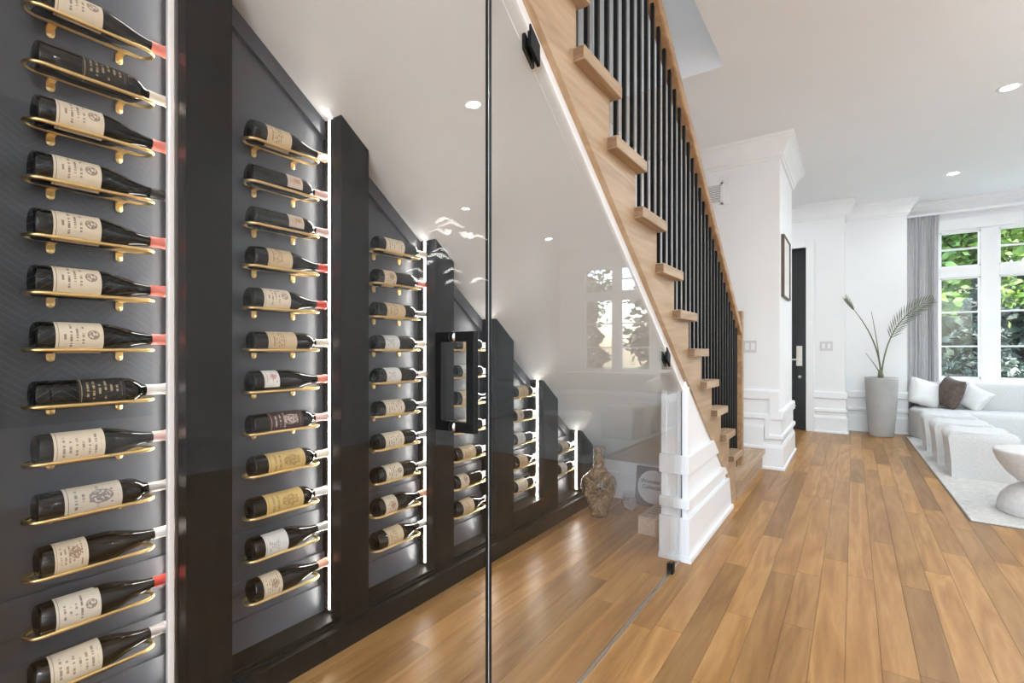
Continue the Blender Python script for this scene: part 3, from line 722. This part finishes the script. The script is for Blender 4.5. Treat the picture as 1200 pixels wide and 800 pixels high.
# ------------------------------------------------------------------ downlights
def downlight(x, y, label, z=CZ, p=1.):
    if y > 7 and z == CZ: p *= .5     # dimmed by the window
    if y < 1 and z == CZ: p *= 1.3
    t = thing('recessed_downlight', label, 'ceiling light', (x, y, z), 0, 'recessed ceiling downlights')
    put('trim_ring', MB().lathe([(.052, -.001), (.058, -.006), (.074, -.005), (.078, 0), (.05, .0)], 28), TRIM, t)
    put('lens', MB().lathe([(0, -.003), (.054, -.003)], 28), LENS, t)
    ld = bpy.data.lights.new('lamp', 'AREA'); ld.shape = 'DISK'; ld.size = .10; ld.energy = DOWNLIGHT_W*p; ld.color = (.83, .925, 1.0)
    lo = bpy.data.objects.new('lamp', ld); COL.objects.link(lo); lo.parent = t; lo.location = (0, 0, -.012)
for (x, y, lb) in ((1.0, 5.35, 'round white ceiling downlight above the rug by the round table'), (.95, 7.58, 'round white ceiling downlight above the curved sofa end'),
                   (1.05, 3.15, 'round white ceiling downlight above the hall before the rug'), (1.05, -.3, 'round white ceiling downlight beside the glass door'), (1.05, -2.2, 'round white ceiling downlight near the added rear opening'),
                   (3.05, 5.4, 'round white ceiling downlight near the right wall over the table'), (3.05, 7.75, 'round white ceiling downlight near the right wall by the window'),
                   (3.05, 3.1, 'round white ceiling downlight near the right wall before the rug'), (3.05, .1, 'round white ceiling downlight near the right wall opposite the glass door'), (3.05, -1.5, 'round white ceiling downlight near the added rear opening and right wall'),
                   (-1.35, 7.3, 'round white ceiling downlight in the entry alcove')):
    downlight(x, y, lb)
downlight(-1.25, 1.4, 'added round white downlight lighting the stairwell from above', 5.9, .9)  # unseen lamp, added to brighten the stairwell

# ------------------------------------------------------------------ sitting room
rg = thing('area_rug', 'ivory low pile rug under the ottomans', 'rug', (1.9, 6.3, 0))
put('pile', MB().prism_z([(-1.253, -1.85), (1.4, -2.0), (1.4, 1.9), (-1.327, 1.96)], .0, .014), RUG, rg, .003)
put('binding', MB().prism_z([(-1.260, -1.857), (1.405, -2.007), (1.405, 1.905), (-1.334, 1.967)], .0, .006), mat('rug_binding', (.22, .18, .14), .9), rg)
RZ = .014
def blob(name, outline, z0, z1, bev, m, parent, seg=5):
    b = MB().prism_z(outline, z0, z1); me = b.mesh(name)
    bm = bmesh.new(); bm.from_mesh(me)
    es = [e for e in bm.edges if abs(e.verts[0].co.z-e.verts[1].co.z) < 1e-5 and (e.verts[0].co.z > (z0+z1)/2)]
    bmesh.ops.bevel(bm, geom=es, offset=bev, segments=seg, affect='EDGES', profile=.5)
    es = [e for e in bm.edges if abs(e.verts[0].co.z-z0) < 1e-5 and abs(e.verts[1].co.z-z0) < 1e-5]
    bmesh.ops.bevel(bm, geom=es, offset=bev*.3, segments=2, affect='EDGES', profile=.5)
    bm.to_mesh(me); bm.free(); o = link(name, me, m, parent); return smooth_all(o)
def catmull(pts, n=8, closed=True):
    out = []; N_ = len(pts)
    for i in range(N_):
        p0, p1, p2, p3 = [Vector(pts[(i+k) % N_]) for k in (-1, 0, 1, 2)]
        for j in range(n):
            t = j/n; out.append(tuple(.5*((2*p1)+(-p0+p2)*t+(2*p0-5*p1+4*p2-p3)*t*t+(-p0+3*p1-3*p2+p3)*t**3)))
    return out
so = thing('curved_sofa', 'long curved white boucle sofa below the front window', 'sofa', (1.9, 8.2, RZ))
seat = catmull([(-1.28, .26), (-1.26, .05), (-1.10, -.22), (-.7, -.30), (0, -.26), (.6, -.42), (1.0, -.70), (1.28, -.75), (1.40, -.4), (1.38, .2), (1.2, .5), (.3, .56), (-.6, .56), (-1.15, .50)], 6)
blob('seat', seat, .0, .375, .05, FABRIC, so)
back = catmull([(-.98, .58), (-1.0, .46), (-.85, .40), (0, .40), (.7, .36), (1.08, .1), (1.22, -.4), (1.40, -.42), (1.45, .1), (1.3, .52), (.9, .62), (0, .64)], 6)
blob('backrest', back, .30, .715, .05, FABRIC, so)
def pillow(name, label, loc, size, rot, m):
    b = MB(); n = 14; vs = []; fs = []
    w_, h_, t_ = size
    for s in (1, -1):
        for i in range(n+1):
            for j in range(n+1):
                u, v = i/n*2-1, j/n*2-1
                pin = 1-.10*(1-abs(u)**2)*abs(v)**6-0; pin2 = 1-.10*(1-abs(v)**2)*abs(u)**6
                k = max(0, (1-u**2)*(1-v**2))**.42
                vs.append((u*w_/2*pin2, s*t_/2*k, v*h_/2*pin))
        o = 0 if s == 1 else (n+1)**2
        for i in range(n):
            for j in range(n):
                q = (o+i*(n+1)+j, o+(i+1)*(n+1)+j, o+(i+1)*(n+1)+j+1, o+i*(n+1)+j+1); fs.append(q if s == -1 else q[::-1])
    b.add(vs, fs, True); me = b.mesh(name)
    bm = bmesh.new(); bm.from_mesh(me); bmesh.ops.remove_doubles(bm, verts=bm.verts, dist=.001); bmesh.ops.recalc_face_normals(bm, faces=bm.faces); bm.to_mesh(me); bm.free()
    o = link(name, me, m); o.location = loc; o.rotation_euler = rot; tag(o, label, 'cushion'); return o
pillow('throw_pillow', 'large plump white cushion at the sofa end beside the curtain', (.775, 8.48, .575), (.38, .38, .22), (math.radians(-20), math.radians(20), math.radians(28)), PILLOWW)
pillow('throw_pillow', 'brown velvet cushion leaning between two white cushions', (1.03, 8.47, .595), (.36, .40, .20), (math.radians(-16), math.radians(10), math.radians(-66)), PILLOWB)
pillow('throw_pillow', 'smaller white cushion leaning against the sofa back', (1.26, 8.50, .535), (.31, .31, .18), (math.radians(-18), math.radians(28), math.radians(-35)), PILLOWW)
def ottoman(x, y, lb, wd_=.45, dp=.40, ht=.43):
    t = thing('ottoman', lb, 'ottoman', (x, y, RZ), 0, 'white boucle ottomans on the rug')
    # saddle body: waterfall section in x, slightly dished along y
    n, mseg = 28, 10; vs = []; fs = []
    prof = []
    r = .075
    prof.append((-wd_/2+.02, 0)); prof.append((-wd_/2+.015, ht*.35)); prof.append((-wd_/2+.004, ht*.62))
    for i in range(9): a = PI-PI/2*i/8; prof.append((-wd_/2+r-.008+r*math.cos(a)*1.05, ht-r+r*math.sin(a)))
    for i in range(1, 6): prof.append((-wd_/2+r+(wd_-2*r)*i/6, ht-.010*math.sin(PI*i/6)))
    for i in range(9): a = PI/2-PI/2*i/8; prof.append((wd_/2-r+.008+r*math.cos(a)*1.05, ht-r+r*math.sin(a)))
    prof.append((wd_/2-.004, ht*.62)); prof.append((wd_/2-.015, ht*.35)); prof.append((wd_/2-.02, 0))
    ys = [0, .006, .014, .03] + [dp*k/8 for k in range(1, 8)] + [dp-.03, dp-.014, dp-.006, dp]
    for yy in ys:
        e = min(yy, dp-yy); ins = .018*max(0, 1-e/.03)**2; dish = .030*math.sin(PI*yy/dp)
        for px, pz in prof:
            f = max(0, (pz/ht-.7)/.3)
            vs.append((px*(1-ins/wd_*2*f), yy, pz-ins*f - dish*f))
    P_ = len(prof)
    for i in range(len(ys)-1):
        for j in range(P_-1): fs.append((i*P_+j, (i+1)*P_+j, (i+1)*P_+j+1, i*P_+j+1))
    fs.append(tuple(range(P_))); fs.append(tuple((len(ys)-1)*P_+j for j in range(P_-1, -1, -1)))
    b = MB().add(vs, fs, True); o = put('body', b, FABRIC, t); es_ = o.modifiers.new('split', 'EDGE_SPLIT'); es_.split_angle = math.radians(48)
    put('base', MB().box(-wd_/2+.035, wd_/2-.035, .02, dp-.02, -.002, .012), mat('ottoman_base', (.05, .05, .05), .8), t)
ottoman(.93, 5.85, 'white boucle ottoman beside the round pedestal table')
ottoman(.895, 6.44, 'white boucle ottoman in the middle of the row of three')
ottoman(.88, 7.15, 'white boucle ottoman beside the curved sofa')
tb = thing('pedestal_table', 'white hourglass pedestal table with a bowl shaped top', 'table', (1.095, 4.86, RZ))
put('bowl_top', MB().lathe([(0, .20), (.10, .20), (.15, .225), (.205, .28), (.25, .35), (.268, .40), (.272, .425), (.268, .435), (.255, .438), (0, .438)], 48), STONE, tb)
put('dome_base', MB().lathe([(0, 0), (.245, 0), (.252, .01), (.25, .06), (.235, .11), (.20, .16), (.15, .195), (.10, .205), (0, .205)], 48), STONE, tb)

# planter and palm
pt = thing('planter', 'tall tapered grey planter by the white wall', 'planter', (.308, 8.18, 0))
put('pot', MB().lathe([(0, .004), (.125, 0), (.132, .006), (.135, .03), (.150, .2), (.168, .45), (.180, .70), (.183, .765), (.183, .785), (.172, .785), (.168, .74), (0, .735)], 40), POT, pt)
put('soil', MB().lathe([(0, .752), (.08, .75), (.168, .742)], 24), SOIL, pt)
pl = thing('palm_plant', 'sparse palm with one feathery arching frond in the planter', 'plant', (.30, 8.18, .74))
put('crown_shaft', MB().tube([(0, 0, 0), (0, 0, .06), (-.005, 0, .15)], [.03, .034, .02], 10), STEM, pl)
def bez(p0, p1, p2, n=14):
    return [Vector(p0)*(1-t)**2+Vector(p1)*2*t*(1-t)+Vector(p2)*t*t for t in [i/n for i in range(n+1)]]
def frond(pts, r0, leaf0, leafN, ln, droop):
    put('stem', MB().tube(pts, [r0*(1-.75*i/(len(pts)-1)) for i in range(len(pts))], 7), STEM, pl)
    if not leafN: return
    b = MB(); L_ = len(pts)-1
    for i in range(leafN):
        t = leaf0+(1-leaf0)*i/(leafN-1); k = min(int(t*L_), L_-1); f = t*L_-k
        p = pts[k].lerp(pts[k+1], f); tan = (pts[k+1]-pts[k]).normalized()
        size = ln*(math.sin(PI*min(1, .18+.82*(i/(leafN-1))))**.6*.8+.2)
        for s in (-1, 1):
            side = tan.cross(Vector((0, 1, 0))).normalized()
            d = (tan*(.85 if leaf0 < .8 else 2.2)+side*s*.62+Vector((0, -s*.30, 0))).normalized()
            m1 = p+d*size*.5; e = p+d*size+Vector((0, 0, -droop*size)); wv = (tan.cross(d)).cross(d).normalized()*.0065
            b.add([p-wv*.4, m1-wv, e, m1+wv, p+wv*.4], [(0, 1, 2, 3, 4)])
    put('leaflets', b, LEAF, pl)
frond(bez((0, 0, .10), (-.02, -.06, .6), (-.385, -.22, 1.08)), .012, .86, 7, .11, -.5)
frond(bez((.01, 0, .10), (.07, -.02, .85), (.52, -.05, 1.05), 20), .010, .36, 20, .21, .06)
frond(bez((0, 0, .12), (-.03, .02, .5), (-.10, .02, .93)), .009, .8, 0, .07, 0)
frond(bez((-.01, 0, .10), (-.06, -.02, .22), (-.165, -.03, .37)), .008, .7, 0, .05, 0)

# curtain
cu = thing('curtain', 'floor length pleated grey curtain at the left of the window', 'curtain', (.77, 8.83, 0))
b = MB(); n = 200; rows = [(0.02, 1.0), (.7, .96), (1.6, .92), (2.5, .93), (2.86, .96), (2.94, .99), (3.0, 1.0)]
vs = []; fs = []
for zi, (z, s_) in enumerate(rows):
    for i in range(n+1):
        u = i/n; amp = (.018+.010*math.sin(u*17+1)) if zi < 4 else .016
        ph = u*2*PI*13+1.3*math.sin(u*9)+.8*math.sin(u*23)
        vs.append(((u-.5)*.40*s_ , amp*math.sin(ph)+.006*math.sin(ph*2.3+zi), z))
for k in range(len(rows)-1):
    for i in range(n): fs.append((k*(n+1)+i, k*(n+1)+i+1, (k+1)*(n+1)+i+1, (k+1)*(n+1)+i))
me_ = MB().add(vs, fs, True).mesh('drape'); co = link('drape', me_, CURT, cu)
sm = co.modifiers.new('thick', 'SOLIDIFY'); sm.thickness = .003
put('curtain_track', MB().box(-.20, 2.35, -.02, .02, 3.0, 3.03), TRIM, cu)

# petal chandelier (seen mirrored in the glass)
chd = thing('petal_chandelier', 'white petal chandelier hanging over the right of the room', 'chandelier', (2.0, 3.9, 2.15))
PET = mat('porcelain_petal', (.85, .84, .82), .3, emit=(1, .97, .92), es=8.)
rp = random.Random(5)
put('canopy', MB().lathe([(0, CZ-2.15-.03), (.16, CZ-2.15-.03), (.17, CZ-2.15)], 24), TRIM, chd)
for k in range(16):
    a = rp.uniform(0, 2*PI); q = rp.uniform(.1, .5); z = rp.uniform(-.32, .38); c = Vector((q*math.cos(a), q*math.sin(a), z))
    L_ = rp.uniform(.09, .13); vs = []; fs = []
    for i in range(9):
        t = i/8*2-1; wv = .035*(1-t*t)**.6+.001
        for s in (-1, 0, 1): vs.append((t*L_, s*wv, .02*math.cos(t*PI)+.008*abs(s)))
    for i in range(8):
        for s in range(2): fs.append((i*3+s, (i+1)*3+s, (i+1)*3+s+1, i*3+s+1))
    me = MB().add(vs, fs, True).mesh('petal'); o = link('petal', me, PET, chd); o.location = c; o.rotation_euler = (0, 0, rp.uniform(0, PI))
    o.modifiers.new('thick', 'SOLIDIFY').thickness = .004
    put('wire', MB().tube([c, Vector((c.x*.3, c.y*.3, CZ-2.15-.02))], .001, 5), CHROME, chd)

# ------------------------------------------------------------------ outside
tag(put('bounce_slab', MB().box(-12, 14, -16, YB-.16, -.25, -.1), noisy(mat('pale_bounce_slab', (.6, .6, .58), .8), (.58, .58, .57), (.66, .66, .64), 2)), 'unseen pale slab behind the house, added to bounce sunlight indoors', kind='structure')  # added outside the rear opening so sunlight bounces up to the ceiling
GR = noisy(mat('lawn', (.10, .16, .04), .95), (.06, .11, .03), (.13, .20, .06), 3)
tag(put('lawn_ground', MB().box(-10, 22, 9.2, 40, -.5, -.35), GR), 'green lawn outside the front window', kind='structure')
BARK = mat('bark', (.08, .06, .045), .9)
def leafmat(name, c1, c2):
    m = noisy(mat(name, c1, .6), c1, c2, 5, detail=2); b_ = nodes(m)[2]; return m
LB = leafmat('bright_leaf', (.04, .10, .012), (.16, .25, .04)); LD = leafmat('spruce_needle', (.006, .012, .009), (.055, .09, .068)); LS = leafmat('shrub_leaf', (.06, .12, .02), (.2, .24, .07))
def tree(name, label, x, y, z, rx, rz_, n, m, leaf, seed, conic=False, trunk=True):
    t = thing(name, label, 'tree' if trunk else 'shrub', (x, y, -.35)); r = random.Random(seed); b = MB()
    cl = [Vector((r.gauss(0, 1), r.gauss(0, 1), r.gauss(0, 1))).normalized()*r.uniform(.35, 1) for _ in range(60)]
    for k in range(n):
        if conic:
            h_ = r.random()**1.4; rr = rx*(1-h_)*(0.75+.25*math.sin(h_*40)); a = r.uniform(0, 2*PI); q = rr*math.sqrt(r.uniform(.4, 1))
            c = Vector((q*math.cos(a), q*math.sin(a), z+.35+h_*rz_*2-rz_-.12*q))
        else:
            e = r.choice(cl); d = Vector((r.gauss(0, .13), r.gauss(0, .13), r.gauss(0, .10)))
            p = e+d; c = Vector((p.x*rx, p.y*rx, p.z*rz_+z+.35))
        u = Vector((r.gauss(0, 1), r.gauss(0, 1), r.gauss(0, .6))).normalized(); v = u.cross(Vector((r.gauss(0, 1), r.gauss(0, 1), r.gauss(0, 1)))).normalized()
        s = leaf*r.uniform(.6, 1.3)
        b.add([c-u*s, c+v*s*.45, c+u*s, c-v*s*.45], [(0, 1, 2, 3)])
    tag(put('foliage', b, m, t), kind='stuff')
    if trunk: put('trunk', MB().tube([(0, 0, 0), (.05, 0, z*.5), (0, 0, z+.35)], [.16, .12, .06], 9), BARK, t)
tree('broadleaf_tree', 'bright green leafy tree behind the upper window panes', 2.3, 15.2, 3.9, 2.0, 1.9, 9000, LB, .13, 21)
tree('broadleaf_tree', 'bright green leafy tree further along the street side', 7.2, 15.4, 3.4, 2.2, 2.0, 9000, LB, .13, 22)
tree('spruce_tree', 'dark blue green spruce close outside the window', 1.75, 11.3, .9, 1.1, 1.6, 9000, LD, .07, 23, True)
tree('spruce_tree', 'dark blue green spruce beside the lawn shrub', 4.3, 12.0, 1.0, 1.2, 1.7, 8000, LD, .07, 24, True)
tree('garden_shrub', 'low yellow green shrub on the lawn', 3.0, 10.6, .1, .4, .4, 2500, LS, .05, 25, False, False)
tree('hedge_tree', 'dense dark green hedge tree at the back of the garden', 3.6, 21.8, 1.8, 3.6, 2.8, 9000, LD, .22, 26)
